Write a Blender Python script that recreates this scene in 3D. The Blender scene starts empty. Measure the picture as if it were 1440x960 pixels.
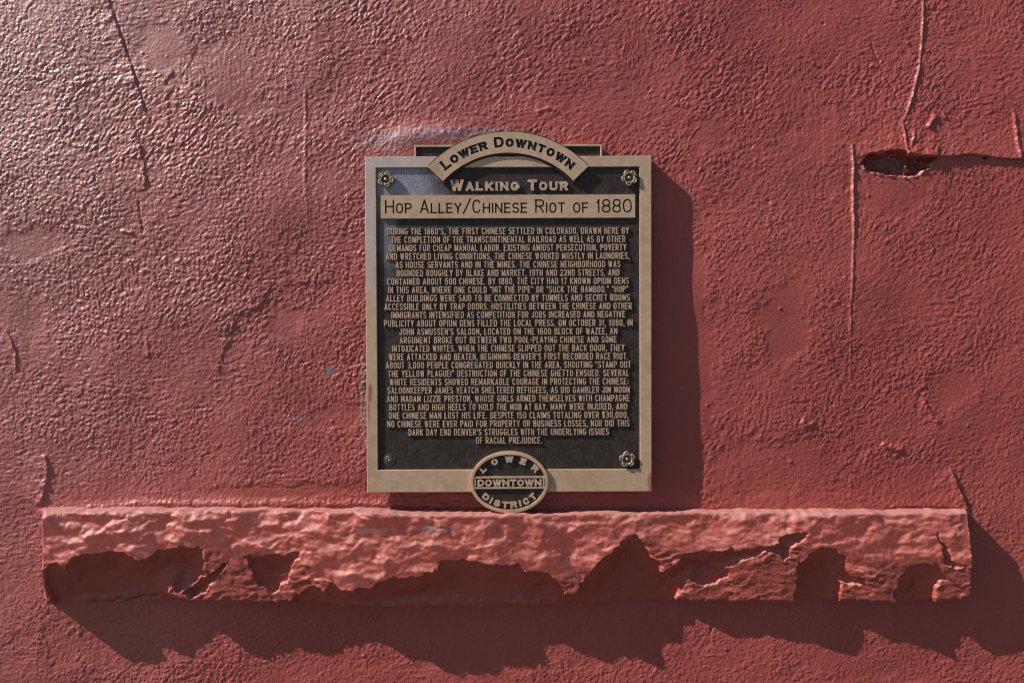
import bpy, bmesh, math
import numpy as np
from mathutils import Matrix, Vector
from mathutils.geometry import tessellate_polygon

S = bpy.context.scene
COL = S.collection
rad = math.radians
# ------------------------------------------------------------------ camera
Z0 = 1450.0                    # height of the picture centre on the wall above the pavement, mm
FPX = 1400.0                   # focal length in photo pixels (35 mm lens on 36 mm sensor, 1440 px)
DIST = 1400.0                  # mm from lens to wall
PITCH, ROLL = rad(1.6), rad(-0.22)
cam_d = bpy.data.cameras.new('camera')
cam = bpy.data.objects.new('camera', cam_d); COL.objects.link(cam)
cam_d.lens = 35; cam_d.sensor_width = 36; cam_d.clip_start = 0.01; cam_d.clip_end = 500
CM = Matrix.Rotation(rad(90) - PITCH, 3, 'X') @ Matrix.Rotation(ROLL, 3, 'Z')
CP = Vector((0, -DIST * math.cos(PITCH), DIST * math.sin(PITCH)))
M4 = CM.to_4x4(); M4.translation = (CP + Vector((0, 0, Z0))) / 1000
cam.matrix_world = M4
S.camera = cam
# ------------------------------------------------------------------ light
A_, B_ = 3.25, 3.02            # shift right / down per unit of depth
sd = Vector((A_, 1.0, -B_)).normalized()
W = bpy.data.worlds.new('World'); S.world = W; W.use_nodes = True
nt = W.node_tree
bg = nt.nodes['Background']; bg.inputs['Strength'].default_value = 0.05
sky = nt.nodes.new('ShaderNodeTexSky'); sky.sky_type = 'NISHITA'; sky.sun_disc = False
sky.sun_elevation = math.asin(-sd.z); sky.sun_rotation = math.atan2(-sd.x, -sd.y)
nt.links.new(sky.outputs[0], bg.inputs[0])
sl = bpy.data.lights.new('sun', 'SUN'); sl.energy = 4.6; sl.angle = rad(0.5); sl.color = (1.0, 0.95, 0.90)
so = bpy.data.objects.new('sun', sl); COL.objects.link(so)
so.rotation_euler = sd.to_track_quat('-Z', 'Y').to_euler(); so.location = (-6, -3, 8)
S.cycles.filter_width = 1.15
S.view_settings.view_transform = 'Standard'; S.view_settings.look = 'None'
S.view_settings.exposure = 0.48; S.view_settings.gamma = 1; S.view_settings.use_curve_mapping = False

# ------------------------------------------------------------------ helpers
CMn = np.array(CM); CPn = np.array(CP)
def at(px, py, depth=0.0):
    """wall millimetres (x right, z up) of the spot seen at photo pixel px,py on a plane `depth` mm in front of the wall"""
    px = np.asarray(px, float); py = np.asarray(py, float)
    d = np.stack([(px - 720) / FPX, -(py - 480) / FPX, -np.ones_like(px + py)], -1) @ CMn.T
    t = (-depth - CPn[1]) / d[..., 1]
    return CPn[0] + d[..., 0] * t, CPn[2] + d[..., 2] * t
def atp(pts, depth=0.0):
    p = np.array(pts, float); x, z = at(p[:, 0], p[:, 1], depth)
    return np.stack([x, z], 1)

class RNG:
    pass
_rng = np.random.default_rng(7)
PERM = _rng.permutation(4096).astype(np.int64)
GA = _rng.uniform(0, 2 * np.pi, 4096)
GX, GY = np.cos(GA).astype(np.float32), np.sin(GA).astype(np.float32)
RV = _rng.uniform(0, 1, (4096, 4)).astype(np.float32)
def hsh(ix, iy, seed):
    return PERM[(PERM[(ix + seed * 131) & 4095] + iy * 7 + seed) & 4095]
def pn(x, y, seed=0):
    """gradient noise, about -1..1"""
    xf = np.floor(x); yf = np.floor(y)
    ix = xf.astype(np.int64); iy = yf.astype(np.int64)
    fx = (x - xf).astype(np.float32); fy = (y - yf).astype(np.float32)
    u = fx * fx * fx * (fx * (fx * 6 - 15) + 10); v = fy * fy * fy * (fy * (fy * 6 - 15) + 10)
    def g(dx, dy):
        h = hsh(ix + dx, iy + dy, seed)
        return GX[h] * (fx - dx) + GY[h] * (fy - dy)
    a = g(0, 0); b = g(1, 0); c = g(0, 1); d = g(1, 1)
    return ((a + (b - a) * u) * (1 - v) + (c + (d - c) * u) * v) * 1.5
def sst(a, b, x):
    t = np.clip((x - a) / (b - a), 0, 1); return t * t * (3 - 2 * t)
def seg_dist(X, Z, P, closed=False):
    """unsigned distance to polyline, sign of the nearest segment's side (+ left of travel), position 0..1 along"""
    P = np.asarray(P, float)
    Q = np.vstack([P, P[:1]]) if closed else P
    L = np.hypot(*(Q[1:] - Q[:-1]).T); cum = np.concatenate([[0], np.cumsum(L)])
    best = np.full(X.shape, 1e9); side = np.zeros(X.shape); pos = np.zeros(X.shape)
    for k in range(len(Q) - 1):
        ax, az = Q[k]; ex, ez = Q[k + 1] - Q[k]; l2 = ex * ex + ez * ez + 1e-9
        t = np.clip(((X - ax) * ex + (Z - az) * ez) / l2, 0, 1)
        d = np.hypot(X - ax - t * ex, Z - az - t * ez)
        m = d < best
        best = np.where(m, d, best)
        side = np.where(m, np.sign(ex * (Z - az) - ez * (X - ax)), side)
        pos = np.where(m, (cum[k] + t * L[k]) / cum[-1], pos)
    return best, side, pos
def poly_sdf(X, Z, P):
    """positive inside"""
    P = np.asarray(P, float)
    d, _, _ = seg_dist(X, Z, P, True)
    ins = np.zeros(X.shape, bool)
    for k in range(len(P)):
        x1, z1 = P[k]; x2, z2 = P[(k + 1) % len(P)]
        c = (z1 > Z) != (z2 > Z)
        ins ^= c & (X < (x2 - x1) * (Z - z1) / (z2 - z1 + 1e-12) + x1)
    return np.where(ins, d, -d)

def mesh_np(name, V, F, mat, parent=None, smooth=True):
    """V: n x 3 metres, F: m x k faces (one size) or list of such arrays"""
    me = bpy.data.meshes.new(name)
    Fs = F if isinstance(F, list) else [F]
    Fs = [np.asarray(f, np.int32) for f in Fs if len(f)]
    loops = np.concatenate([f.ravel() for f in Fs]); tot = np.concatenate([np.full(len(f), f.shape[1], np.int32) for f in Fs])
    start = np.concatenate([[0], np.cumsum(tot)[:-1]]).astype(np.int32)
    me.vertices.add(len(V)); me.vertices.foreach_set('co', np.asarray(V, np.float32).ravel())
    me.loops.add(len(loops)); me.loops.foreach_set('vertex_index', loops)
    me.polygons.add(len(tot)); me.polygons.foreach_set('loop_start', start)
    me.update(calc_edges=True); me.validate()
    me.polygons.foreach_set('use_smooth', np.full(len(me.polygons), bool(smooth)))
    me.materials.append(mat)
    o = bpy.data.objects.new(name, me); COL.objects.link(o)
    if parent: o.parent = parent
    return o
def bm_obj(name, bm, mat, parent=None, smooth_angle=None):
    bmesh.ops.recalc_face_normals(bm, faces=bm.faces[:])
    me = bpy.data.meshes.new(name); bm.to_mesh(me); bm.free()
    me.materials.append(mat)
    if smooth_angle:
        me.polygons.foreach_set('use_smooth', np.ones(len(me.polygons), bool)); me.set_sharp_from_angle(angle=rad(smooth_angle))
    o = bpy.data.objects.new(name, me); COL.objects.link(o)
    if parent: o.parent = parent
    return o
def tag(o, label, cat, kind=None, group=None):
    o['label'] = label; o['category'] = cat
    if kind: o['kind'] = kind
    if group: o['group'] = group
    return o

# ------------------------------------------------------------------ materials
class NT:
    def __init__(s, name):
        s.m = bpy.data.materials.new(name); s.m.use_nodes = True
        s.t = s.m.node_tree; s.p = s.t.nodes['Principled BSDF']
        s.co = s.n('ShaderNodeTexCoord').outputs['Object']
    def n(s, kind, **kw):
        x = s.t.nodes.new(kind)
        for k, v in kw.items():
            if k in x.inputs.keys(): x.inputs[k].default_value = v
            else: setattr(x, k, v)
        return x
    def l(s, a, b): s.t.links.new(a, b)
    def noise(s, scale, detail=3, rough=.55, stretch=None, loc=(0, 0, 0), rot=(0, 0, 0), dist=0.0):
        x = s.n('ShaderNodeTexNoise', Scale=scale, Detail=detail, Roughness=rough, Distortion=dist)
        mp = s.n('ShaderNodeMapping'); mp.inputs['Location'].default_value = loc; mp.inputs['Rotation'].default_value = rot
        if stretch: mp.inputs['Scale'].default_value = stretch
        s.l(s.co, mp.inputs[0]); s.l(mp.outputs[0], x.inputs['Vector'])
        return x.outputs['Fac']
    def ramp(s, fac, a, b, ca=0.0, cb=1.0):
        r = s.n('ShaderNodeMapRange', interpolation_type='SMOOTHSTEP'); s.l(fac, r.inputs[0])
        r.inputs[1].default_value = a; r.inputs[2].default_value = b; r.inputs[3].default_value = ca; r.inputs[4].default_value = cb
        return r.outputs[0]
    def math(s, op, a, b):
        x = s.n('ShaderNodeMath', operation=op)
        for i, q in enumerate((a, b)):
            if isinstance(q, (int, float)): x.inputs[i].default_value = q
            else: s.l(q, x.inputs[i])
        return x.outputs[0]
    def mix(s, fac, a, b):
        x = s.n('ShaderNodeMix', data_type='RGBA')
        if isinstance(fac, (int, float)): x.inputs[0].default_value = fac
        else: s.l(fac, x.inputs[0])
        for q, i in ((a, 6), (b, 7)):
            if isinstance(q, tuple): x.inputs[i].default_value = (*q, 1)
            else: s.l(q, x.inputs[i])
        return x.outputs[2]
    def spot(s, x, z, rx, rz, nscale=120, soft=.5, namt=.6):
        """ragged stain centred at object coords x,z"""
        sp = s.n('ShaderNodeSeparateXYZ'); s.l(s.co, sp.inputs[0])
        dx = s.math('DIVIDE', s.math('SUBTRACT', sp.outputs[0], x), rx); dz = s.math('DIVIDE', s.math('SUBTRACT', sp.outputs[2], z), rz)
        d = s.math('SQRT', s.math('ADD', s.math('MULTIPLY', dx, dx), s.math('MULTIPLY', dz, dz)), 0)
        n = s.math('MULTIPLY', s.math('SUBTRACT', s.noise(nscale, 4, .7), .5), namt * 4)
        return s.ramp(s.math('ADD', d, n), 1.0 + soft, 1.0 - soft)
    def bump(s, h, strength, dist, prev=None):
        b = s.n('ShaderNodeBump', Strength=strength, Distance=dist); s.l(h, b.inputs['Height'])
        if prev: s.l(prev, b.inputs['Normal'])
        s.l(b.outputs[0], s.p.inputs['Normal']); return b.outputs[0]
    def set(s, **kw):
        for k, v in kw.items():
            k = k.replace('_', ' ')
            if isinstance(v, (int, float)): s.p.inputs[k].default_value = v
            elif isinstance(v, tuple): s.p.inputs[k].default_value = (*v, 1)
            else: s.l(v, s.p.inputs[k])
        return s.m

def paint_material(name, stains_and_light=(), dust_sheen=False):
    k = NT(name)
    c = k.mix(k.ramp(k.noise(3.5, 4), .35, .65), (.318, .055, .045), (.365, .069, .054))
    c = k.mix(k.ramp(k.noise(7, 5, .65, stretch=(1, 1, .45)), .5, .72, 0, .55), c, (.37, .086, .080))   # chalked
    c = k.mix(k.ramp(k.noise(14, 5, .7, stretch=(1, 1, .25), loc=(3, 1, 2)), .55, .75, 0, .5), c, (.27, .040, .040))   # old rain streaks
    c = k.mix(k.ramp(k.noise(260, 2), .56, .74, 0, .35), c, (.42, .10, .095))      # rubbed high grains
    c = k.mix(k.ramp(k.noise(45, 5, .7), .58, .75, 0, .5), c, (.25, .042, .045))   # grime
    for (x, z, rx, rz, colr, a, ns) in stains_and_light:
        c = k.mix(k.math('MULTIPLY', k.spot(x, z, rx, rz, ns, .4, .9), a), c, colr)
    if not dust_sheen: c = k.mix(k.n('ShaderNodeAttribute', attribute_name='chalk').outputs['Fac'], c, (.52, .28, .255))
    n0 = k.bump(k.noise(330, 4, .7), .55, .0009); n1 = k.bump(k.noise(800, 3, .6), .5, .00025, n0)
    if dust_sheen:                                                      # dust on up-facing stone, its colour paled further for sky sheen
        g = k.n('ShaderNodeNewGeometry'); sp = k.n('ShaderNodeSeparateXYZ'); k.l(g.outputs['Normal'], sp.inputs[0])
        d = k.math('ADD', sp.outputs[2], k.math('MULTIPLY', k.math('SUBTRACT', k.noise(60, 4, .7), .5), .5))
        c = k.mix(.25, c, (.44, .145, .10)); c = k.mix(k.ramp(d, .1, .9, 0, .6), c, (.46, .26, .23))
    # uneven gloss: the coat is shinier towards the left end of the wall
    sx = k.n('ShaderNodeSeparateXYZ'); k.l(k.co, sx.inputs[0])
    gl = k.ramp(k.math('ADD', k.math('SUBTRACT', sx.outputs[0], k.math('MULTIPLY', k.math('SUBTRACT', sx.outputs[2], 1.45), .6)), k.math('MULTIPLY', k.math('SUBTRACT', k.noise(5, 4), .5), .5)), -1.08, -.02, 1.35 if not dust_sheen else 1.0, .44)
    if dust_sheen: gl = k.math('MULTIPLY', gl, .42)
    return k.set(Base_Color=c, Roughness=k.ramp(k.noise(30, 3), .3, .7, .46, .56), Specular_IOR_Level=gl, IOR=1.68)
def stain_or_light(px, py, rx, ry, colr, a, ns=120):
    x, z = at(px, py, 0); return (float(x) / 1000, (float(z) + Z0) / 1000, rx / 1000, ry / 1000, colr, a, ns)
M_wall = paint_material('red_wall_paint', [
    stain_or_light(462, 523, 9, 4, (.16, .17, .20), .75), stain_or_light(420, 590, 14, 5, (.20, .14, .17), .5), stain_or_light(585, 742, 1, 1, (.2, .2, .2), .1),
    stain_or_light(628, 189, 84, 10, (.47, .33, .38), .55, 260), stain_or_light(545, 200, 40, 12, (.46, .30, .34), .4), stain_or_light(510, 560, 4, 60, (.38, .28, .29), .4), stain_or_light(1256, 231, 42, 10, (.18, .085, .08), .8, 200)])  # the two pale lilac patches above the plaque are reflected light painted in
M_ledge = paint_material('red_stone_paint', [stain_or_light(614, 736, 17, 5, (.30, .32, .33), .5), stain_or_light(530, 738, 20, 5, (.42, .30, .30), .4)], True)

def bronze_material(name='brushed_bronze', marks=()):
    k = NT(name)
    br = k.noise(90, 4, .6, stretch=(1, 1, 1.6))
    c = k.mix(k.ramp(br, .3, .7), (.54, .363, .240), (.63, .433, .292))
    c = k.mix(k.ramp(k.noise(28, 5, .65), .48, .72, 0, .55), c, (.38, .25, .16))        # brown tarnish
    c = k.mix(k.ramp(k.noise(55, 4, .6, loc=(5, 2, 1)), .6, .75, 0, .4), c, (.66, .50, .36))
    for (x, z, rx, rz, colr, a) in marks:
        c = k.mix(k.math('MULTIPLY', k.spot(x, z, rx, rz, 90, .5, .35), a), c, colr)
    h = k.math('ADD', k.noise(1500, 2, .5, stretch=(1, 1, .08)), k.noise(400, 3))
    k.bump(h, .25, .0002)
    return k.set(Base_Color=c, Metallic=.3, Roughness=k.ramp(k.noise(40, 4, .7), .3, .7, .34, .52))
M_bronze = bronze_material()
def dark_material(name='dark_bronze_patina', light_spots=()):
    k = NT(name)
    c = k.mix(k.ramp(k.noise(90, 5, .7), .35, .7), (.030, .020, .017), (.052, .037, .033))
    c = k.mix(k.ramp(k.noise(300, 4, .8), .62, .8, 0, .5), c, (.11, .085, .075))
    c = k.mix(k.ramp(k.noise(22, 5, .7, stretch=(1, 1, .4)), .55, .75, 0, .35), c, (.075, .062, .062))   # dried dust
    met = .25
    for (x, z, rx, rz, colr, a) in light_spots:                          # reflected light painted in as pale grey metallic spots
        f = k.math('MULTIPLY', k.spot(x, z, rx, rz, 25, .55, .35), a)
        c = k.mix(f, c, colr); met = k.math('MAXIMUM', f, met)
    a = k.noise(420, 3, .7, stretch=(1, 1, .22), rot=(0, .6, 0)); b = k.noise(420, 3, .7, stretch=(.22, 1, 1), rot=(0, .35, 0))
    k.bump(k.math('MAXIMUM', a, b), .7, .0012)
    return k.set(Base_Color=c, Metallic=met, Roughness=k.ramp(k.noise(150, 4), .3, .7, .38, .55))
M_dark = dark_material()
def simple(name, c1, c2, scale, metallic, rough, bump=.1):
    k = NT(name)
    c = k.mix(k.ramp(k.noise(scale, 4, .6), .3, .7), c1, c2)
    if bump: k.bump(k.noise(scale * 3, 3), bump, .0003)
    return k.set(Base_Color=c, Metallic=metallic, Roughness=rough)
M_letter = simple('worn_bronze_letters', (.46, .32, .215), (.68, .49, .35), 160, .3, .40)
M_engr = simple('black_enamel', (.006, .005, .006), (.010, .008, .009), 300, 0, .6)
M_rose = simple('antique_brass', (.20, .15, .10), (.40, .31, .21), 260, .45, .55, .3)
M_bolt = simple('steel_bolt', (.22, .25, .25), (.34, .37, .36), 300, .8, .4, .3)
M_screw = simple('dull_screw', (.10, .09, .085), (.17, .15, .13), 300, .6, .45, .3)

# ------------------------------------------------------------------ pavement
k = NT('concrete_pavement')
k.bump(k.noise(160, 4, .6), .4, .002)
M_pave = k.set(Base_Color=k.mix(k.noise(4, 5, .6), (.07, .065, .06), (.11, .10, .095)), Roughness=.9)
bm = bmesh.new()
bmesh.ops.create_grid(bm, x_segments=2, y_segments=2, size=1)
for v in bm.verts: v.co = Vector((v.co.x * 150, v.co.y * 150, 0))
pv = bm_obj('pavement', bm, M_pave); pv['kind'] = 'structure'

# ------------------------------------------------------------------ wall (real relief)
def axis(lo, hi, step, far_lo, far_hi, grow):
    mid = np.arange(lo, hi + step, step)
    def ext(start, end):
        out = []; p = start; s = step; sg = 1 if end > start else -1
        while (end - p) * sg > 0:
            s = min(s * grow, 22); p += sg * s; out.append(p)
        return np.array(out)
    return np.concatenate([ext(mid[0], far_lo)[::-1], mid, ext(mid[-1], far_hi)])
xs = axis(-765, 765, 1.02, -3200, 3200, 1.016)
zs = axis(-520, 515, 1.02, -Z0 - 30, 2300, 1.018)
X, Zg = np.meshgrid(xs, zs); X = X.astype(np.float32); Zg = Zg.astype(np.float32)
stp = np.maximum(np.gradient(xs)[None, :], np.gradient(zs)[:, None]).astype(np.float32)
def band(lam):      # drop waves the mesh is too coarse to carry
    return sst(lam * .42, lam * .22, stp).astype(np.float32)
H = np.zeros_like(X)
H += 3.0 * pn(X / 420, Zg / 380, 1) + 2.3 * pn(X / 150, Zg / 130, 2) + .9 * pn(X / 60, Zg / 55, 3)
# smooth-trowelled patches
def region_amp():
    base = .80 + .38 * pn(X / 170, Zg / 140, 4) + .28 * pn(X / 60, Zg / 50, 5)
    return np.clip(base, .32, 1.2)
amp = region_amp()
for (px, py, rx, ry, val, rot) in [
        (228, 70, 34, 48, .12, 15), (402, 455, 20, 34, .15, 20), (1105, 450, 36, 62, .12, -8), (1340, 545, 34, 34, .14, 0),
        (40, 345, 50, 22, .25, 10), (25, 440, 40, 40, .35, 0), (400, 690, 120, 10, .3, 0), (1255, 260, 55, 45, .35, 0), (1000, 190, 30, 25, .4, 0),
        (1090, 660, 110, 45, .45, 0), (1240, 930, 110, 30, .55, 0), (960, 500, 50, 190, .2, 0), (470, 585, 40, 22, .4, 0),
        (330, 100, 60, 60, .55, 0), (170, 905, 140, 40, .65, 0), (700, 900, 260, 45, .6, 0), (1400, 830, 40, 60, .4, 0), (1165, 220, 60, 60, .6, 0)]:
    cx, cz = at(px, py); c, s = math.cos(rad(rot)), math.sin(rad(rot))
    dx, dz = X - cx, Zg - cz
    r = np.hypot((c * dx + s * dz) / rx, (-s * dx + c * dz) / ry) + .42 * pn(X / 30, Zg / 26, 6) + .2 * pn(X / 9, Zg / 9, 7)
    m = sst(1.25, .65, r)
    amp = amp * (1 - m) + np.minimum(amp, val) * m
    H -= (.9 * m).astype(np.float32)
for (px, py, rx, ry, add) in [(60, 130, 170, 150, .35), (270, 240, 150, 60, .35), (200, 420, 200, 60, .25), (340, 380, 120, 40, .35), (560, 60, 150, 90, .3),
                              (900, 60, 120, 70, .1), (1350, 430, 60, 60, .35), (1290, 540, 40, 60, .45), (1330, 90, 110, 70, .25),
                              (1130, 600, 80, 20, .35), (1250, 640, 60, 24, .4), (100, 600, 130, 70, .2), (500, 450, 30, 250, .3), (960, 880, 300, 14, .2), (380, 890, 90, 20, .3)]:
    cx, cz = at(px, py)
    amp = amp + add * np.exp(-(((X - cx) / rx) ** 2 + ((Zg - cz) / ry) ** 2)).astype(np.float32)
# grain, domain-warped and stretched along the float strokes
wx = X + 1.6 * pn(X / 11, Zg / 11, 8) + .8 * pn(X / 4.4, Zg / 4.4, 18); wz = Zg + 1.6 * pn(X / 11, Zg / 11, 9) + .8 * pn(X / 4.4, Zg / 4.4, 19)
def grain(ang, lx, lz, seed):
    c, s = math.cos(rad(ang)), math.sin(rad(ang))
    return pn((c * wx + s * wz) / lx, (-s * wx + c * wz) / lz, seed)
def domes(x, y, size, seed, dens=.8):
    """sand-like rounded grains of mixed size: upper envelope of small caps"""
    u, v = x / size, y / size
    iu, iv = np.floor(u).astype(np.int64), np.floor(v).astype(np.int64)
    best = np.zeros(x.shape, np.float32)
    for a in (-1, 0, 1):
        for b in (-1, 0, 1):
            h = hsh(iu + a, iv + b, seed); r = RV[h]
            dx = (u - (iu + a + r[..., 0])).astype(np.float32); dy = (v - (iv + b + r[..., 1])).astype(np.float32)
            rho = .42 + .5 * r[..., 2]
            val = (.45 + .75 * r[..., 3]) * rho * (1 - (dx * dx + dy * dy) / (rho * rho))
            np.maximum(best, np.where(r[..., 2] < dens, val, 0), out=best)
    return best
g_iso = domes(wx, wz, 4.1, 10) * 1.2 + .55 * domes(wx, wz, 8.0, 28, .45) - .35
g_d = .35 * grain(48, 12, 3.6, 11) + .8 * (domes(.74 * wx + .67 * wz, 1.5 * (-.67 * wx + .74 * wz), 6.2, 24) * 1.5 - .35)
g_h = .6 * grain(4, 10, 4.2, 12) + .5 * g_iso
g_v = .7 * grain(84, 10, 4.0, 13) + .4 * g_iso
w1 = sst(-.05, .45, pn(X / 260, Zg / 220, 14) + .55 * np.exp(-((X - 120) / 420) ** 2 - ((Zg - 380) / 260) ** 2))      # diagonal at the top middle
w2 = sst(.05, .5, pn(X / 200, Zg / 90, 15) + .3 * np.exp(-((X + 480) / 260) ** 2 - ((Zg + 60) / 120) ** 2) + .4 * np.exp(-((Zg + 210) / 40) ** 2))
w3 = sst(.2, .6, pn(X / 90, Zg / 160, 16))
g = g_iso * (1 - w1) + g_d * w1
g = g * (1 - .8 * w2) + g_h * .8 * w2
g = g * (1 - .7 * w3) + g_v * .7 * w3
big = grain(30, 11, 9, 17)
fine = domes(X + .5 * pn(X / 2.5, Zg / 2.5, 25), Zg, 2.6, 26)
g = np.where(g > .45, .45 + (g - .45) * .55, g)
H += band(5) * amp * 1.15 * g + band(9) * amp * .26 * big
H += band(3.2) * (1.25 * amp + .25) * fine * np.clip(.65 + .6 * pn(X / 40, Zg / 40, 27), .1, 1.3)
# stray pebbles and nibs of sand
nib = sst(.62, .95, pn(X / 9 + 40, Zg / 9, 21)) * sst(-.2, .5, pn(X / 110, Zg / 110, 22))
H += band(8) * 1.1 * nib
del g_iso, g_d, g_h, g_v, wx, wz, fine

def win(P, pad):
    P = np.asarray(P)
    i0, i1 = np.searchsorted(xs, [P[:, 0].min() - pad, P[:, 0].max() + pad]); j0, j1 = np.searchsorted(zs, [P[:, 1].min() - pad, P[:, 1].max() + pad])
    return slice(j0, j1), slice(i0, i1)
def jig(Xw, Zw, a, s=5):
    return Xw + a * (pn(Xw / s, Zw / s, 31) + 1.3 * pn(Xw / 19, Zw / 19, 37)), Zw + a * pn(Xw / s, Zw / s, 32)
CH = np.zeros_like(H)
def ridge(pts, width, height, taper=True, jit=1.0, chalk=0):
    P = atp(pts); w = win(P, width * 5 + 3); Xw, Zw = jig(X[w], Zg[w], jit)
    d, _, t = seg_dist(Xw, Zw, P)
    tp = (sst(0, .15, t) * sst(1, .75, t)) if taper else 1
    tp = tp * np.clip(.85 + .45 * pn(Xw / 12, Zw / 12, 33) + .2 * pn(Xw / 5, Zw / 5, 36), .15, 1.4)
    H[w] += height * tp * np.exp(-(d / width) ** 2)
    if chalk: CH[w] = np.maximum(CH[w], chalk * np.clip(tp * 1.6, 0, 1) * np.exp(-(d / (width * .75)) ** 2))
def step(pts, dh, fade, side=1, jit=1.2, sharp=.8, taper=True):
    """layer edge: plaster stands dh higher on one side and dies out away from the line"""
    P = atp(pts); w = win(P, fade * 3); Xw, Zw = jig(X[w], Zg[w], jit)
    d, s, t = seg_dist(Xw, Zw, P)
    s = s * side
    tp = (sst(0, .08, t) * sst(1, .9, t)) if taper else 1
    if taper: tp = tp * np.clip(.7 + .6 * pn(t * np.hypot(*(P[-1] - P[0])) / 16, t * 0 + P[0, 0], 34) + .3 * pn(Xw / 9, Zw / 9, 35), .1, 1.2)
    H[w] += dh * tp * np.where(s > 0, 1, 0) * np.exp(-d / fade) * sst(0, sharp * 2, d)
def groove(pts, width, depth, jit=1.0):
    ridge(pts, width, -depth, True, jit)
# layer edges and cracks, left part of the wall
step([(152, -12), (157, 15), (172, 52), (186, 90), (195, 120), (205, 152), (213, 178)], 2.3, 26, -1, 1.8)
groove([(155, 0), (172, 52), (195, 120), (212, 176)], 1.6, 1.6)
step([(188, 165), (195, 196), (203, 230), (210, 272)], 2.3, 16, -1, 2.4)
groove([(196, 280), (199, 305), (203, 335)], 1.3, 1.6)
step([(245, 128), (233, 118), (247, 100)], 1.6, 14, 1)
ridge([(428, 110), (430, 180), (429, 250), (433, 310)], 2.2, .9)
step([(388, 392), (383, 403), (367, 430), (352, 437), (333, 444), (325, 480), (313, 500), (310, 534)], 1.7, 20, -1, 3.5)
step([(470, 395), (430, 398), (392, 402)], 1.4, 12, -1, 3.0)
ridge([(0, 452), (13, 473), (22, 497), (22, 530)], 1.8, 2.2, True, .5)
ridge([(30, 570), (45, 600), (54, 612)], 1.3, 1.0)
step([(208, 472), (210, 497), (206, 505)], 1.6, 6, -1)
ridge([(170, 324), (182, 327), (190, 329)], 2.2, 2.6)
for pts in ([(96, 118), (128, 114), (160, 107)], [(80, 153), (110, 152)], [(40, 175), (66, 183), (92, 182)], [(80, 197), (110, 206), (140, 207)], [(15, 208), (50, 214)]):
    ridge(pts, 1.3, .9, True, 1.5)
ridge([(800, 165), (775, 152), (745, 160)], 2.5, 1.4)
# right part: ribs of thick paint, open crack, hole
ridge([(1299, -14), (1298, 30), (1296, 60), (1293, 90), (1283, 135), (1272, 165), (1260, 184)], 1.7, 2.5, True, .6, .5)
ridge([(1269, 176), (1273, 205), (1276, 228), (1275, 246)], 1.6, 2.4, False, .6)
ridge([(1196, 198), (1199, 215), (1200, 235), (1199, 262), (1199, 290), (1200, 335)], 1.9, 2.9, True, .5, .5)
ridge([(1200, 290), (1200, 335), (1198, 380), (1196, 430), (1195, 482)], 1.4, 1.7, True, .5, .5)
groove([(1197, 420), (1198, 432), (1197, 446)], 1.4, 2.5)
ridge([(1196, 470), (1197, 520), (1198, 562)], 1.0, .9)
groove([(1222, 52), (1240, 100), (1256, 128), (1268, 156)], 1.2, 1.0)
ridge([(1303, 182), (1308, 172), (1314, 165), (1321, 166)], 2.6, 3.6, True, .4)
ridge([(1326, 158), (1329, 166)], 2.2, 3.0, False, .4)
ridge([(1285, 178), (1283, 195), (1278, 210)], 1.6, 2.2)
ridge([(1424, 150), (1429, 190), (1433, 220), (1435, 234)], 2.4, 3.2, True, .6)
step([(1296, 224), (1323, 222), (1343, 221), (1350, 219), (1371, 219), (1386, 222), (1393, 223), (1415, 225), (1440, 226), (1500, 228), (1700, 232), (2100, 238)], 5.4, 46, 1, .8, .9, False)
step([(1212, 229), (1217, 220), (1240, 215), (1265, 213), (1290, 220), (1323, 222)], 3.4, 26, 1, .8, .9)
HOLE = atp([(1211.5, 229.5), (1217, 219.5), (1223, 216.3), (1239.5, 216), (1250, 212), (1265, 211.5), (1273, 214), (1275, 218.7), (1285, 219.6), (1299, 220.5), (1313.6, 221.4), (1322.6, 223.2),
            (1312.7, 225.9), (1309, 229.5), (1308, 235), (1299, 239.5), (1293, 244), (1286.5, 247.6), (1274, 248.5), (1261, 246.7), (1248.6, 245.8), (1234, 243.4), (1223, 241.3), (1217, 237.6)])
w = win(HOLE, 12); Xw, Zw = jig(X[w], Zg[w], 1.7, 6)
sdh = poly_sdf(Xw, Zw, HOLE)
H[w] -= 17 * sst(-.6, 2.6, sdh) + sst(.5, 6, sdh) * (3 + 3.0 * pn(Xw / 5, Zw / 5, 41) + 2 * pn(Xw / 2.6, Zw / 2.6, 42))
CH[w] = np.maximum(CH[w], np.exp(-((sdh + .2) / 1.5) ** 2) * sst(4, -6, Zw - HOLE[:, 1].mean()) * np.clip(.6 + 1.2 * pn(Xw / 6, Zw / 6, 45), 0, 1))
H[w] += 2.4 * np.exp(-((sdh + 1.2) / 1.8) ** 2) * (Zw < HOLE[:, 1].mean()) * np.clip(.5 + 1.1 * pn(Xw / 7, Zw / 7, 44), 0, 1)
px_, pz_ = at(1277, 238); mo = np.exp(-(((Xw - px_) / 9) ** 2 + ((Zw - pz_) / 8) ** 2) ** 1.5) * sst(0, 3, sdh)
H[w] += mo * (12 + 2.5 * pn(Xw / 4, Zw / 4, 43))
ridge([(1275, 216), (1275.5, 226), (1273, 236), (1273.5, 248)], 1.6, 9, False, .4)
w = win(atp([(1396, 222), (1400, 226)]), 6)
cx, cz = at(1386, 221.5); w = win(np.array([[cx - 4, cz - 3], [cx + 4, cz + 3]]), 4)
H[w] -= 9 * np.exp(-(((X[w] - cx) / 3.2) ** 2 + ((Zg[w] - cz) / 1.7) ** 2) ** 2)
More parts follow.
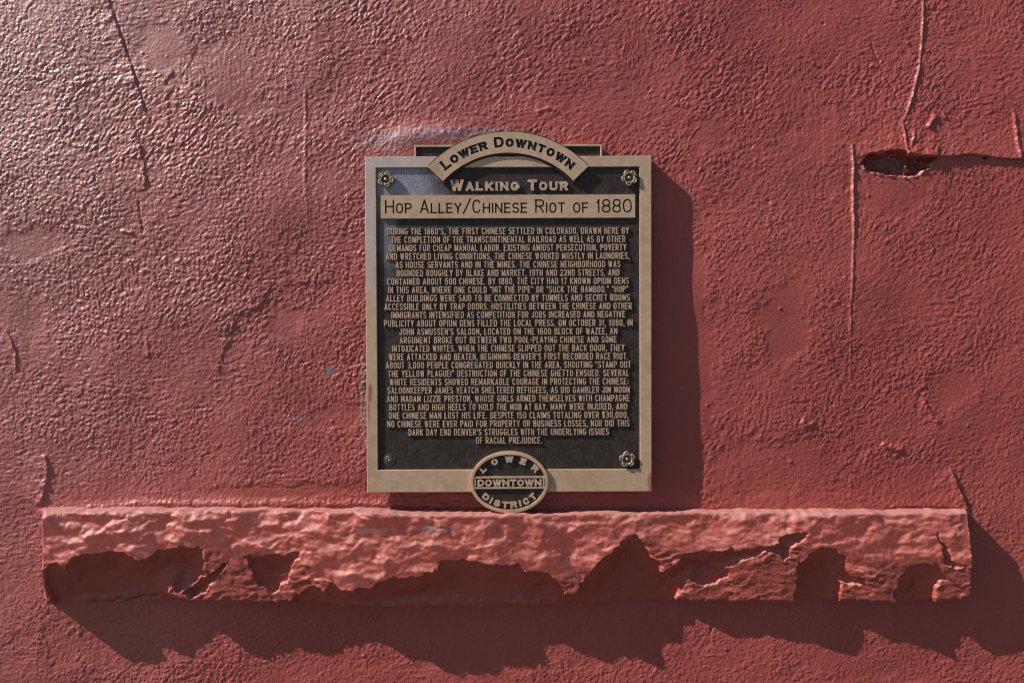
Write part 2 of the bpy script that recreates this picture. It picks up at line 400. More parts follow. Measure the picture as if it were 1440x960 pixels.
# plaster lips round the ledge and the plaque
step([(1338, 655), (1344, 668), (1352, 690), (1362, 712), (1372, 745)], 4.5, 20, -1, 1.0)
step([(66, 636), (69, 655), (68, 676), (62, 700), (57, 714)], 4.2, 16, -1, 1.2)
ridge([(60, 720), (200, 708), (480, 708), (700, 712)], 5, 2.6, False, 2)
groove([(1240, 716), (1300, 715), (1362, 716)], 2.2, 3.0)
ridge([(1125, 590), (1135, 597), (1150, 596)], 4, 3.0); ridge([(1240, 622), (1248, 628), (1275, 634)], 4, 3.0)
ridge([(1296, 560), (1310, 585), (1325, 600)], 3.5, 2.4, True, 3)
for j in range(5):
    ridge([(540 + 90 * j % 360, 700 - 4 * j), (620 + 90 * j % 360, 699 - 4 * j)], 2, 1.2)
# swelling of plaster, shaped to catch sun and brighten the wall above the plaque
P = atp([(525, 196), (580, 190), (640, 183), (700, 178)]); w = win(P, 60)
d, s, t = seg_dist(X[w], Zg[w], P)
H[w] += 3.4 * np.exp(-(d / 13) ** 2) * sst(0, .3, t) * sst(1, .6, t)
# float scratches, drags and blowholes left by the trowel
_r2 = np.random.default_rng(21)
for _ in range(60):
    px, py = _r2.uniform(0, 1440), _r2.uniform(0, 960)
    ang = rad({0: 55, 1: 5, 2: 85}[int(_r2.integers(0, 3))] if px < 520 or py > 520 else 52) + _r2.normal(0, .25)
    ln = _r2.uniform(12, 48); cv = _r2.normal(0, .25)
    pts = [(px + t * ln * math.cos(ang + cv * t), py - t * ln * math.sin(ang + cv * t)) for t in (-.5, -.2, .1, .5)]
    hgt = _r2.uniform(.25, .8)
    ridge(pts, _r2.uniform(.8, 1.5), hgt if _r2.random() < .6 else -hgt, True, 1.2)
for _ in range(140):
    px, py = _r2.uniform(0, 1440), _r2.uniform(0, 960); cx, cz = at(px, py); rr = _r2.uniform(.9, 2.0)
    w = win(np.array([[cx - 4, cz - 4], [cx + 4, cz + 4]]), 2)
    H[w] += (_r2.uniform(1.0, 2.2) if _r2.random() < .5 else -_r2.uniform(1.0, 2.2)) * np.exp(-((X[w] - cx) ** 2 + (Zg[w] - cz) ** 2) / rr ** 2)
# keep plaster behind the plaque
x0, z1 = at(520, 226); x1, z0 = at(912, 690)
w = win(np.array([[x0, z0], [x1, z1]]), 0); H[w] = np.minimum(H[w], 6.0)

ny, nx = X.shape
V = np.stack([X, -H, Zg + Z0], -1).reshape(-1, 3) / 1000
idx = np.arange(ny * nx, dtype=np.int32).reshape(ny, nx)
F = np.stack([idx[:-1, :-1], idx[:-1, 1:], idx[1:, 1:], idx[1:, :-1]], -1).reshape(-1, 4)
rim = np.concatenate([idx[0, :], idx[1:, -1], idx[-1, -2::-1], idx[-2:0:-1, 0]])
n0 = len(V); RV_ = V[rim].copy(); RV_[:, 1] = .32
V = np.vstack([V, RV_]); q = np.arange(len(rim)); q2 = (q + 1) % len(rim)
F2 = np.stack([rim[q], (n0 + q), (n0 + q2), rim[q2]], -1)
F3 = (n0 + np.array([[0, nx - 1, nx + ny - 2, 2 * nx + ny - 3]])).astype(np.int32)[:, ::-1]
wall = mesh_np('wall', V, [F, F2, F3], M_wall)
at_ = wall.data.attributes.new('chalk', 'FLOAT', 'POINT'); at_.data.foreach_set('value', np.concatenate([CH.ravel(), np.zeros(len(RV_))]).astype(np.float32))
tag(wall, 'rough red painted stucco wall with cracks and a chipped hole behind the bronze plaque', 'wall')

# ------------------------------------------------------------------ ledge (rock-faced stone)
def cells(x, y, size, seed, tilt, q, mode):
    """creased facets: lower/upper envelope of tilted bowls"""
    u, v = x / size, y / size
    iu, iv = np.floor(u).astype(np.int64), np.floor(v).astype(np.int64)
    best = None
    for a in (-1, 0, 1):
        for b in (-1, 0, 1):
            h = hsh(iu + a, iv + b, seed); r = RV[h]
            dx = u - (iu + a + .1 + .8 * r[..., 0]); dy = v - (iv + b + .1 + .8 * r[..., 1])
            g = GX[h] * dx * tilt * r[..., 2] + GY[h] * dy * tilt * r[..., 2]
            val = g + q * (dx * dx + dy * dy) + .35 * r[..., 3]
            best = val if best is None else np.minimum(best, val)
    return (best - .3) * mode
LU = np.linspace(0, 1, 1060)
NT_, NF, NB = 34, 125, 26
def ledge():
    dep = 38.0
    yt, yb = 722.0, 852.0
    pxl = np.linspace(62, 1368, len(LU)); pyf = np.linspace(yt, yb, NF)
    PX, PY = np.meshgrid(pxl, pyf)                       # rows: top to bottom
    # straightforward millimetre frame on the nominal front plane
    Xf, Zf = at(PX, PY, dep)
    botz = np.interp(pxl, [60, 75, 240, 480, 740, 940, 1130, 1300, 1362], [851, 853, 850, 855, 855, 852, 850, 852, 846]) - 852
    topz = np.interp(pxl, [60, 200, 480, 620, 760, 1000, 1362], [-1, -3, -1.5, 2, 2.5, 1, 1.5])
    topz = topz + 1.6 * pn(pxl / 37, pxl * 0 + .5, 110) + 1.0 * pn(pxl / 11, pxl * 0 + .5, 111) + 2.2 * np.clip(pn(pxl / 24, pxl * 0 + .5, 112) - .3, 0, 1)
    Zf = Zf - (topz * np.linspace(1, 0, NF)[:, None] + botz * np.linspace(0, 1, NF)[:, None]) * .97
    # wobble used to roughen every traced edge
    qx = PX + 4.5 * pn(PX / 17, PY / 17, 50) + 2.0 * pn(PX / 6, PY / 6, 51); qy = PY + 4.0 * pn(PX / 17, PY / 17, 52) + 2.0 * pn(PX / 6, PY / 6, 53)
    R = np.interp(PX, [60, 100, 200, 280, 350, 420, 500, 600, 680, 760, 800, 840, 900, 1000, 1080, 1160, 1290, 1362],
                      [42, 43, 40, 35, 30, 34, 45, 47, 48, 41, 34, 37, 33, 32, 35, 34, 34, 33])
    RY = np.interp(PX, [60, 160, 290, 420, 480, 560, 640, 740, 800, 840, 893, 960, 1090, 1140, 1160, 1280, 1362],
                       [792, 776, 772, 780, 820, 806, 790, 795, 800, 795, 752, 775, 767, 752, 772, 790, 790])
    up = np.clip((RY - PY) / (RY - yt), 0, 1); dn = np.clip(PY - RY, 0, None)
    D = R - 11.5 * up ** 1.25 - .205 * dn
    tx = PX + 9 * pn(PX / 40, PY / 40, 54) + 3.5 * pn(PX / 13, PY / 13, 55); ty = PY + 7 * pn(PX / 40, PY / 40, 56) + 3 * pn(PX / 13, PY / 13, 57)
    fac = cells(tx + .35 * ty, ty * 1.1, 95, 60, 1.0, .8, 1) * 10 + cells(tx - .4 * ty, ty * 1.35, 44, 61, 1.0, .9, 1) * 5 + cells(tx + .8 * ty, ty * 1.5, 19, 62, .9, .9, 1) * 1.5
    fac = fac - fac.mean()
    def terrace(period, warp, seed, lean):
        q = (PY + lean * PX + warp * pn(PX / 46, PY / 30, seed) + .35 * warp * pn(PX / 12, PY / 9, seed + 1)) / period
        f = q - np.floor(q)
        return np.where(f < .32, f / .32, (1 - f) / .68) * np.clip(.45 + .9 * pn(PX / 50, PY / 18, seed + 2), 0, 1.2)
    steps = 5.0 * terrace(41, 24, 98, .3) + 3.4 * terrace(24, 17, 90, .16) + 2.0 * terrace(14, 12, 94, -.22)
    steps = steps * (.75 + .5 * sst(700, 150, PX))
    msk = sst(-.4, .6, pn(PX / 70, PY / 35, 74))
    rough = 2.2 * pn(qx / 44, qy / 30, 63) + 1.0 * pn(qx / 22, qy / 14, 82) + (.35 + .7 * msk) * pn(qx / 11, qy / 8, 64) + (.12 + .3 * msk) * pn(PX / 5, PY / 4.2, 65) + .12 * pn(PX / 2.8, PY / 2.6, 66)
    lit = .75 + .25 * sst(.1, 1, up)
    fac = fac + 1.0 * np.abs(pn(tx / 24, ty / 13, 79)) + 1.2 * np.abs(pn(PX / 55, (PY + .12 * PX) / 9, 81)) * sst(420, 120, PX)
    fac = fac + steps
    D = D + fac * lit + rough * (.7 + .3 * lit)
    DARK = [
        [(66, 799), (84, 790), (92, 800), (104, 783), (120, 776), (132, 780), (141, 777), (148, 775), (172, 774), (186, 783), (198, 788), (206, 787), (222, 775), (245, 770), (262, 771), (286, 775), (285, 795), (286, 812), (272, 822), (258, 832), (246, 838), (240, 823), (232, 836), (250, 846), (262, 850), (240, 866), (70, 866)],
        [(320, 793), (300, 806), (278, 822), (256, 838), (262, 846), (284, 838), (300, 818)],
        [(349, 786), (366, 783), (400, 780), (419, 776), (423, 787), (408, 800), (403, 816), (387, 834), (378, 836), (366, 828), (352, 812)],
        [(360, 852), (408, 846), (424, 834), (440, 823), (455, 830), (468, 816), (478, 824), (500, 826), (523, 820), (545, 812), (562, 808), (590, 803), (616, 797), (620, 784), (650, 782), (690, 788), (720, 786), (742, 798), (765, 800), (779, 804), (790, 822), (792, 836), (806, 834), (828, 806), (846, 786), (872, 762), (893, 749), (902, 760), (916, 782), (930, 792), (934, 806), (950, 796), (962, 779), (1000, 776), (1028, 772), (1060, 771), (1085, 768), (1100, 756), (1120, 749), (1141, 749), (1134, 760), (1115, 770), (1112, 784), (1100, 792), (1096, 780), (1080, 778), (1058, 786), (1040, 796), (1022, 800), (1028, 812), (1010, 826), (978, 824), (972, 816), (962, 832), (955, 850), (958, 866), (360, 866)],
        [(1124, 795), (1140, 782), (1160, 773), (1172, 773), (1190, 784), (1194, 802), (1206, 812), (1222, 820), (1206, 826), (1188, 822), (1188, 846), (1180, 866), (1120, 866), (1122, 830)],
        [(1262, 830), (1276, 800), (1296, 792), (1320, 796), (1330, 806), (1336, 820), (1322, 822), (1316, 840), (1326, 866), (1262, 866)],
        [(1317, 741), (1324, 752), (1332, 772), (1344, 788), (1354, 802), (1340, 800), (1330, 792), (1326, 770)],
        [(1070, 822), (1082, 816), (1090, 826), (1078, 838), (1070, 840)], [(1200, 806), (1220, 812), (1246, 820), (1234, 824), (1214, 818)],
        [(690, 738), (706, 734), (714, 750), (700, 758)], [(1094, 734), (1112, 730), (1120, 744), (1104, 748)], [(216, 732), (238, 726), (250, 740), (230, 746)], [(108, 724), (126, 722), (128, 734), (112, 736)],
        [(150, 728), (178, 726), (182, 736), (158, 738)], [(1186, 738), (1204, 742), (1210, 758), (1196, 760)], [(1232, 768), (1240, 776), (1228, 780), (1204, 776)], [(520, 784), (528, 772), (536, 778), (528, 790)],
    ]
    small = {1, 6, 7, 8, 9, 10, 11, 12, 13, 14, 15, 16}
    CUT = np.zeros_like(D); BIG = np.zeros_like(D)
    for i, poly in enumerate(DARK):
        P = np.array(poly, float)
        s = poly_sdf(qx, qy, P)
        if i in small: c = np.minimum(np.clip(s, 0, None) * (.5 if i > 6 else .8), 3.0 if i > 7 else 6.5)
        else: c = np.minimum(np.clip(s, 0, None) * .46, 13) + .12 * np.clip(s - 12, 0, 60)
        CUT = np.maximum(CUT, c)
        if i < 7: BIG = np.maximum(BIG, c)
    inm = sst(0, 5, CUT)
    D = D * (1 - inm) + (D - (fac * lit) * .75 - rough * .4) * inm - CUT
    D = np.maximum(D, 7.5 + .8 * pn(PX / 30, PY / 20, 67))
    # settle the fracture so that the sun grazes the shoulders and leaves the undercuts in shade
    dark = BIG > .4
    dz = (yb - yt) / (NF - 1); drop = dz * .97 / B_; sh = dz * A_ / B_
    env = D[0].copy()
    ragged = 1.3 * pn(qx / 9, qy / 7, 75) + .6 * pn(PX / 4, PY / 4, 76)
    for r in range(1, NF):
        env = np.interp(pxl - sh, pxl, env)
        D[r] = np.where(dark[r], np.maximum(np.minimum(D[r], env - drop - 1.2), 4), np.maximum(D[r], env - drop * .38))
        env = np.maximum(env - drop, D[r])
    for _ in range(1):
        D[1:-1, 1:-1] = .5 * D[1:-1, 1:-1] + .125 * (D[:-2, 1:-1] + D[2:, 1:-1] + D[1:-1, :-2] + D[1:-1, 2:])
    D += np.where(dark, .12, .55) * sst(-4, 8, PY - RY) * (2.6 * terrace(19, 16, 102, .6) + 1.8 * terrace(12, 11, 106, -.5))
    grit = .3 + .7 * sst(0, 12, PY - RY)
    D += np.where(dark, .25, grit) * (.55 * pn(qx / 13, qy / 10, 83) + .17 * pn(PX / 6, PY / 5, 77) + .08 * pn(PX / 3, PY / 2.8, 78))
    # rounded arrises
    e = np.clip((PY - yt) / 3.5, 0, 1); D -= 1.5 * (1 - e) ** 2
    e = np.clip((yb - PY) / 6, 0, 1); D -= 2.5 * (1 - e) ** 2
    # broken corners
    D -= 10 * np.exp(-(((PX - 63) / 22) ** 2 + ((PY - 850) / 26) ** 2)) + 6 * np.exp(-(((PX - 1362) / 16) ** 2 + ((PY - 730) / 30) ** 2))
    # shadow gap at the underside, left
    gx, gs, _ = seg_dist(PX, PY, [(120, 850), (136, 852), (150, 851), (160, 847), (170, 850), (195, 846), (215, 845)])
    D -= 6 * np.exp(-(gx / 2.2) ** 2) * sst(112, 125, PX)
    # profile rows: top surface, front, underside
    top_d = -14 + (D[0] + 14)[None, :] * np.linspace(0, 1, NT_, endpoint=False)[:, None]
    top_z = Zf[0][None, :] + (1.2 * pn(PX[:1] / 40, np.linspace(0, 2, NT_)[:, None], 68) + .5 * pn(PX[:1] / 9, np.linspace(0, 5, NT_)[:, None], 69)) * np.linspace(1, .3, NT_)[:, None]
    bot_d = D[-1][None, :] + (-14 - D[-1])[None, :] * np.linspace(0, 1, NB + 1)[1:, None]
    bot_z = Zf[-1][None, :] + .8 * pn(PX[:1] / 20, np.linspace(0, 3, NB)[:, None], 70) * np.linspace(0, 1, NB)[:, None]
    DD = np.vstack([top_d, D, bot_d]); ZZ = np.vstack([top_z, Zf, bot_z])
    XX = np.vstack([np.repeat(Xf[:1], NT_, 0), Xf, np.repeat(Xf[-1:], NB, 0)])
    # end faces: draw the end columns back into the wall
    def cap(col, xbase, n=34):
        s = np.linspace(0, 1, n, endpoint=False)[None, :]
        d0, x0, z0 = DD[:, [col]], XX[:, [col]], ZZ[:, [col]]
        dd = -14 + (d0 + 14) * s; xx = xbase + (x0 - xbase) * s ** .8
        zz = z0 + 0 * s
        bumpy = (1.6 * pn(zz / 14, dd / 10, 71) + .7 * pn(zz / 5, dd / 5, 72)) * (4 * s * (1 - s))
        return dd, xx + bumpy, zz
    dl, xl, zl = cap(0, float(at(50, 780, 0)[0])); dr, xr, zr = cap(-1, float(at(1356, 780, 0)[0]) + 4)
    DD = np.hstack([dl, DD, dr[:, ::-1]]); XX = np.hstack([xl, XX, xr[:, ::-1]]); ZZ = np.hstack([zl, ZZ, zr[:, ::-1]])
    ny, nx = DD.shape
    V = np.stack([XX, -DD, ZZ + Z0], -1).reshape(-1, 3) / 1000
    idx = np.arange(ny * nx, dtype=np.int32).reshape(ny, nx)
    F = np.stack([idx[:-1, :-1], idx[1:, :-1], idx[1:, 1:], idx[:-1, 1:]], -1).reshape(-1, 4)
    o = mesh_np('stone_ledge', V, F, M_ledge)
    tag(o, 'long rough rock-faced stone ledge painted red, jutting from the wall below the plaque', 'ledge')
ledge()

# ------------------------------------------------------------------ lettering
def E(cx, cy, rx, ry, a0, a1, n=22):
    return ('e', cx, cy, rx, ry, a0, a1, n)
ST = dict(A=(1.0, [[(0, 0), (.5, 1), (1, 0)], [(.2, .3), (.8, .3)]]),
 B=(.95, [[(0, 1), (.55, 1), E(.55, .765, .37, .235, 90, -90), (0, .53)], [(0, 0), (0, 1)], [(0, .53), (.58, .53), E(.58, .265, .42, .265, 90, -90), (0, 0)]]),
 C=(.95, [[E(.5, .5, .5, .5, 38, 322, 40)]]), D=(1., [[(0, 0), (0, 1), (.42, 1), E(.42, .5, .58, .5, 90, -90, 30), (0, 0)]]),
 E=(.82, [[(1, 1), (0, 1), (0, 0), (1, 0)], [(0, .51), (.85, .51)]]), F=(.8, [[(1, 1), (0, 1), (0, 0)], [(0, .5), (.85, .5)]]),
 G=(1., [[E(.5, .5, .5, .5, 40, 325, 40), (1, .42), (.70, .42)]]), H=(1., [[(0, 0), (0, 1)], [(1, 0), (1, 1)], [(0, .51), (1, .51)]]),
 I=(0., [[(.5, 0), (.5, 1)]]), J=(.72, [[(1, 1), (1, .32), E(.5, .32, .5, .32, 0, -175)]]), K=(1., [[(0, 0), (0, 1)], [(1, 1), (0, .36)], [(.3, .56), (1, 0)]]),
 L=(.78, [[(0, 1), (0, 0), (1, 0)]]), M=(1.25, [[(0, 0), (0, 1), (.5, .2), (1, 1), (1, 0)]]), N=(1.02, [[(0, 0), (0, 1), (1, 0), (1, 1)]]),
 O=(1., [[E(.5, .5, .5, .5, 0, 360, 48)]]), P=(.92, [[(0, 0), (0, 1), (.55, 1), E(.55, .735, .45, .265, 90, -90), (0, .47)]]),
 Q=(1., [[E(.5, .5, .5, .5, 0, 360, 48)], [(.6, .25), (1, -.02)]]),
 R=(.98, [[(0, 0), (0, 1), (.55, 1), E(.55, .745, .45, .255, 90, -90), (0, .49)], [(.5, .49), (1, 0)]]),
 S=(.92, [[E(.5, .745, .47, .255, 25, 270, 26), E(.5, .245, .5, .245, 90, -155, 26)]]), T=(.9, [[(0, 1), (1, 1)], [(.5, 0), (.5, 1)]]),
 U=(1., [[(0, 1), (0, .34), E(.5, .34, .5, .34, 180, 360, 26), (1, 1)]]), V=(1., [[(0, 1), (.5, 0), (1, 1)]]),
 W=(1.45, [[(0, 1), (.25, 0), (.5, .9), (.75, 0), (1, 1)]]), X=(1., [[(0, 0), (1, 1)], [(0, 1), (1, 0)]]), Y=(1., [[(0, 1), (.5, .46), (1, 1)], [(.5, .46), (.5, 0)]]),
 Z=(.9, [[(0, 1), (1, 1), (0, 0), (1, 0)]]))
ST.update({'0': ST['O'], '1': (.3, [[(.75, 0), (.75, 1), (.0, .74)]]), '2': (.9, [[E(.5, .73, .47, .27, 165, -28), (0, 0), (1, 0)]]),
 '3': (.9, [[E(.48, .755, .46, .245, 150, -90), E(.48, .255, .5, .255, 90, -150)]]), '4': (1., [[(.75, 0), (.75, 1), (0, .28), (1, .28)]]),
 '5': (.9, [[(.92, 1), (.08, 1), (.03, .56), E(.48, .33, .5, .33, 120, -150)]]), '6': (.95, [[E(.5, .31, .5, .31, 0, 360, 30)], [(0, .31), (0, .62), E(.5, .66, .5, .34, 180, 35)]]),
 '7': (.88, [[(0, 1), (1, 1), (.35, 0)]]), '8': (.95, [[E(.5, .755, .45, .245, 0, 360, 30)], [E(.5, .255, .5, .255, 0, 360, 30)]]),
 '9': (.95, [[E(.5, .69, .5, .31, 0, 360, 30)], [(1, .69), (1, .38), E(.5, .34, .5, .34, 0, -145)]]),
 '.': (0., [[(.5, 0), (.5, .03)]]), ',': (0., [[(.5, .05), (.5, 0), (.3, -.16)]]), "'": (0., [[(.5, 1), (.5, .82)]]), '"': (.34, [[(0, 1), (0, .82)], [(1, 1), (1, .82)]]),
 ':': (0., [[(.5, .1), (.5, .13)], [(.5, .62), (.5, .65)]]), '!': (0., [[(.5, 1), (.5, .32)], [(.5, 0), (.5, .03)]]), '-': (.5, [[(0, .48), (1, .48)]]),
 '$': (.92, [ST['S'][1][0], [(.5, 1.12), (.5, -.12)]]), '/': (.75, [[(-.1, -.06), (1.1, 1.12)]])})

class Face:
    """cuts letters: stroke skeleton -> distance field -> outline -> triangles, cached per size"""
    def __init__(s, width, weight, power=2.0, res=38, serif=0.0, round_end=False):
        s.w, s.t, s.n, s.res, s.serif, s.rnd, s.cache = width, weight, power, res, serif, round_end, {}
        s.hcap, s.slim = 0, 1
    def strokes(s, ch, h):
        wf, lines = ST[ch]; t = s.t
        W = max(wf * s.w * h, 0) + t
        out = []
        def m(x, y): return (t / 2 + x * (W - t), t / 2 + y * (h - t))
        for ln in lines:
            pts = []
            for p in ln:
                if p[0] == 'e':
                    _, cx, cy, rx, ry, a0, a1, n = p
                    for a in np.radians(np.linspace(a0, a1, n)):
                        c, si = math.cos(a), math.sin(a)
                        pts.append(m(cx + rx * math.copysign(abs(c) ** (2 / s.n), c), cy + ry * math.copysign(abs(si) ** (2 / s.n), si)))
                else: pts.append(m(*p))
            out.append(np.array(pts))
        return W, out
    def glyph(s, ch, h):
        key = (ch, round(h, 4))
        if key in s.cache: return s.cache[key]
        t = s.t * (s.slim if h < s.hcap else 1); keep_t, s.t = s.t, t; W, lines = s.strokes(ch, h); s.t = keep_t
        c = h / s.res; pad = t
        gx = np.arange(-pad, W + pad + c, c); gy = np.arange(-.25 * h - pad, 1.25 * h + pad, c)
        Xg, Yg = np.meshgrid(gx, gy); f = np.full(Xg.shape, 1e9)
        def cap(a, b, ea, eb, th):
            d = b - a; L = math.hypot(*d)
            if L < 1e-6: return
            ux, uy = d / L
            sx = (Xg - a[0]) * ux + (Yg - a[1]) * uy; sy = np.abs(-(Xg - a[0]) * uy + (Yg - a[1]) * ux)
            q = np.maximum(np.maximum(-ea - sx, sx - L - eb), sy - th / 2)
            np.minimum(f, q, out=f)
        for P in lines:
            clos = np.hypot(*(P[0] - P[-1])) < 1e-6
            for i in range(len(P) - 1):
                ea = t / 2 if (i == 0 and not clos and not s.rnd) else 0; eb = t / 2 if (i == len(P) - 2 and not clos and not s.rnd) else 0
                cap(P[i], P[i + 1], ea, eb, t)
            for i in range(len(P)):
                if 0 < i < len(P) - 1 or clos or s.rnd:
                    np.minimum(f, np.hypot(Xg - P[i][0], Yg - P[i][1]) - t / 2, out=f)
            if not clos:                      # mitre sharp vertices of A, M, N, V, W up to the cap line
                for i in range(1, len(P) - 1):
                    u = P[i] - P[i - 1]; v = P[i + 1] - P[i]
                    cosv = (u @ v) / (np.hypot(*u) * np.hypot(*v) + 1e-9)
                    if cosv < .3:
                        cap(P[i - 1], P[i], 0, t * .9, t); cap(P[i], P[i + 1], t * .9, 0, t)
            if s.serif and not clos and ch not in 'CGSOJ':
                for (e, nb) in ((P[0], P[1]), (P[-1], P[-2])):
                    d = e - nb
                    if abs(d[1]) > .6 * abs(d[0]) and (e[1] < t or e[1] > h - t):
                        y = t * .13 if e[1] < h / 2 else h - t * .13
                        cap(np.array((e[0] - t * (.5 + s.serif), y)), np.array((e[0] + t * (.5 + s.serif), y)), 0, 0, t * .26)
        if ch not in ',$/Q':
            np.maximum(f, np.maximum(-Yg, Yg - h), out=f)
        loops = contour(gx, gy, f)
        loops = [l for l in loops if len(l) > 3]
        V2 = np.vstack(loops)
        tris = tessellate_polygon([[Vector((x, y, 0)) for x, y in l] for l in loops])
        tris = np.array(tris, np.int32).reshape(-1, 3)
        a, b, c3 = V2[tris[:, 0]], V2[tris[:, 1]], V2[tris[:, 2]]
        ar = (b[:, 0] - a[:, 0]) * (c3[:, 1] - a[:, 1]) - (b[:, 1] - a[:, 1]) * (c3[:, 0] - a[:, 0])
        tris = np.where((ar < 0)[:, None], tris[:, ::-1], tris)
        s.cache[key] = (W, loops, V2, tris)
        return s.cache[key]
def contour(gx, gy, f):
    """closed outlines of f<0, by marching squares"""
    f = np.where(np.abs(f) < 1e-7, 1e-7, f)
    ins = f < 0
    code = ins[:-1, :-1] * 1 + ins[:-1, 1:] * 2 + ins[1:, 1:] * 4 + ins[1:, :-1] * 8
    js, is_ = np.nonzero((code > 0) & (code < 15))
    TAB = {1: [(3, 0)], 2: [(0, 1)], 3: [(3, 1)], 4: [(1, 2)], 6: [(0, 2)], 7: [(3, 2)], 8: [(2, 3)], 9: [(2, 0)], 11: [(2, 1)], 12: [(1, 3)], 13: [(1, 0)], 14: [(0, 3)], 5: [(3, 0), (1, 2)], 10: [(0, 1), (2, 3)]}
    nxt = {}
    def key(j, i, e):
        return {0: ('h', j, i), 1: ('v', j, i + 1), 2: ('h', j + 1, i), 3: ('v', j, i)}[e]
    for j, i in zip(js.tolist(), is_.tolist()):
        for a, b in TAB[int(code[j, i])]:
            nxt[key(j, i, a)] = key(j, i, b)
    def pt(k):
        o, j, i = k
        if o == 'h':
            a, b = f[j, i], f[j, i + 1]; return (gx[i] + (gx[i + 1] - gx[i]) * a / (a - b), gy[j])
        a, b = f[j, i], f[j + 1, i]; return (gx[i], gy[j] + (gy[j + 1] - gy[j]) * a / (a - b))
    loops = []
    while nxt:
        k0, k = nxt.popitem(); lp = [k0]
        while k != k0:
            lp.append(k); k = nxt.pop(k)
        P = np.array([pt(q) for q in lp])
        keep = np.hypot(*(P - np.roll(P, 1, 0)).T) > 1e-5
        P = P[keep]
        # drop points on straight runs
        a, b = np.roll(P, 1, 0), np.roll(P, -1, 0)
        cr = np.abs((P - a)[:, 0] * (b - P)[:, 1] - (P - a)[:, 1] * (b - P)[:, 0])
        ln = np.hypot(*(b - a).T) + 1e-9
        loops.append(P[cr / ln > (gx[1] - gx[0]) * .012] if (cr / ln > (gx[1] - gx[0]) * .012).sum() > 3 else P)
    return loops
def lay(face, text, h, gap, space, small=.78):
    """[(glyph, x)], total width; lower-case letters are small capitals"""
    x = 0; out = []
    for ch in text:
        if ch == ' ': x += space; continue
        hh = h * small if ch.islower() else h
        gl = face.glyph(ch.upper(), hh)
        out.append((gl, x)); x += gl[0] + gap
    return out, x - gap
def fit(face, text, h, width, gap0, space0, small=.78):
    """spacing chosen so that the line gets the given width"""
    _, w0 = lay(face, text, h, gap0, space0, small)
    k = width / w0
    if k < 1.12 and k > .88: return [(g, x * k, k) for g, x in lay(face, text, h, gap0, space0, small)[0]]
    n = len([c for c in text if c != ' ']) - 1
    extra = (width - w0) / (n + text.count(' ') * 1.5)
    return [(g, x, 1) for g, x in lay(face, text, h, gap0 + extra, space0 + extra * 1.5, small)[0]]
SGN = 1.0     # outlines run with the solid on their left
def raised(name, items, w0, w1, mat, parent, place=None, draft=.32):
    """items: (glyph, x, kx); place(x, y) -> plaque u, v.  Extrudes outlines from w0 to w1."""
    Vs, T, Q = [], [], []; n = 0
    for gl, x, kx in items:
        W, loops, V2, tris = gl
        N2 = []
        for l in loops:                                            # outward normals, for the draft of a cast letter
            d = np.roll(l, -1, 0) - np.roll(l, 1, 0); d /= (np.hypot(d[:, 0], d[:, 1]) + 1e-9)[:, None]
            N2.append(np.stack([d[:, 1], -d[:, 0]], 1) * SGN)
        N2 = np.vstack(N2); Vt, Vb = V2 - N2 * draft * .35, V2 + N2 * draft
        uv = place(x + Vt[:, 0] * kx, Vt[:, 1], x + W * kx / 2); ub = place(x + Vb[:, 0] * kx, Vb[:, 1], x + W * kx / 2)
        Vs.append(np.stack([uv[0], np.full(len(uv[0]), -w1), uv[1]], 1)); Vs.append(np.stack([ub[0], np.full(len(ub[0]), -w0), ub[1]], 1))
        m = len(uv[0]); T.append(tris + n); s0 = n
        for l in loops:
            i = np.arange(len(l)); j = (i + 1) % len(l)
            Q.append(np.stack([s0 + i, s0 + m + i, s0 + m + j, s0 + j], 1)); s0 += len(l)
        n += 2 * m
    o = mesh_np(name, np.vstack(Vs) / 1000, [np.vstack(T), np.vstack(Q)], mat, parent, smooth=False)
    return o
def prism(name, outer, holes, w0, w1, mat, parent, bevel=.5, seg=2, smooth=None):
    """slab of a plaque-plane outline (mm) standing from w0 to w1 with a softened front edge; holes go right through"""
    loops = [np.asarray(outer, float)] + [np.asarray(h, float) for h in holes]
    bm = bmesh.new()
    rows = []
    for l in loops:
        rows.append(([bm.verts.new((x / 1000, -w1 / 1000, y / 1000)) for x, y in l], [bm.verts.new((x / 1000, -w0 / 1000, y / 1000)) for x, y in l]))
    flat = [v for r in rows for v in r[0]]; flatb = [v for r in rows for v in r[1]]
    for t in tessellate_polygon([[Vector((x, y, 0)) for x, y in l] for l in loops]):
        for fl in (flat, flatb):
            try: bm.faces.new([fl[i] for i in t])
            except ValueError: pass
    ed = []
    for a, b in rows:
        for i in range(len(a)):
            j = (i + 1) % len(a)
            bm.faces.new((a[i], b[i], b[j], a[j]))
            ed.append(bm.edges.get((a[i], a[j])))
    bmesh.ops.recalc_face_normals(bm, faces=bm.faces[:])
    if bevel:
        bmesh.ops.bevel(bm, geom=[e for e in ed if e], offset=bevel / 1000, offset_type='OFFSET', segments=seg, profile=.5, affect='EDGES', clamp_overlap=True)
    return bm_obj(name, bm, mat, parent, smooth)

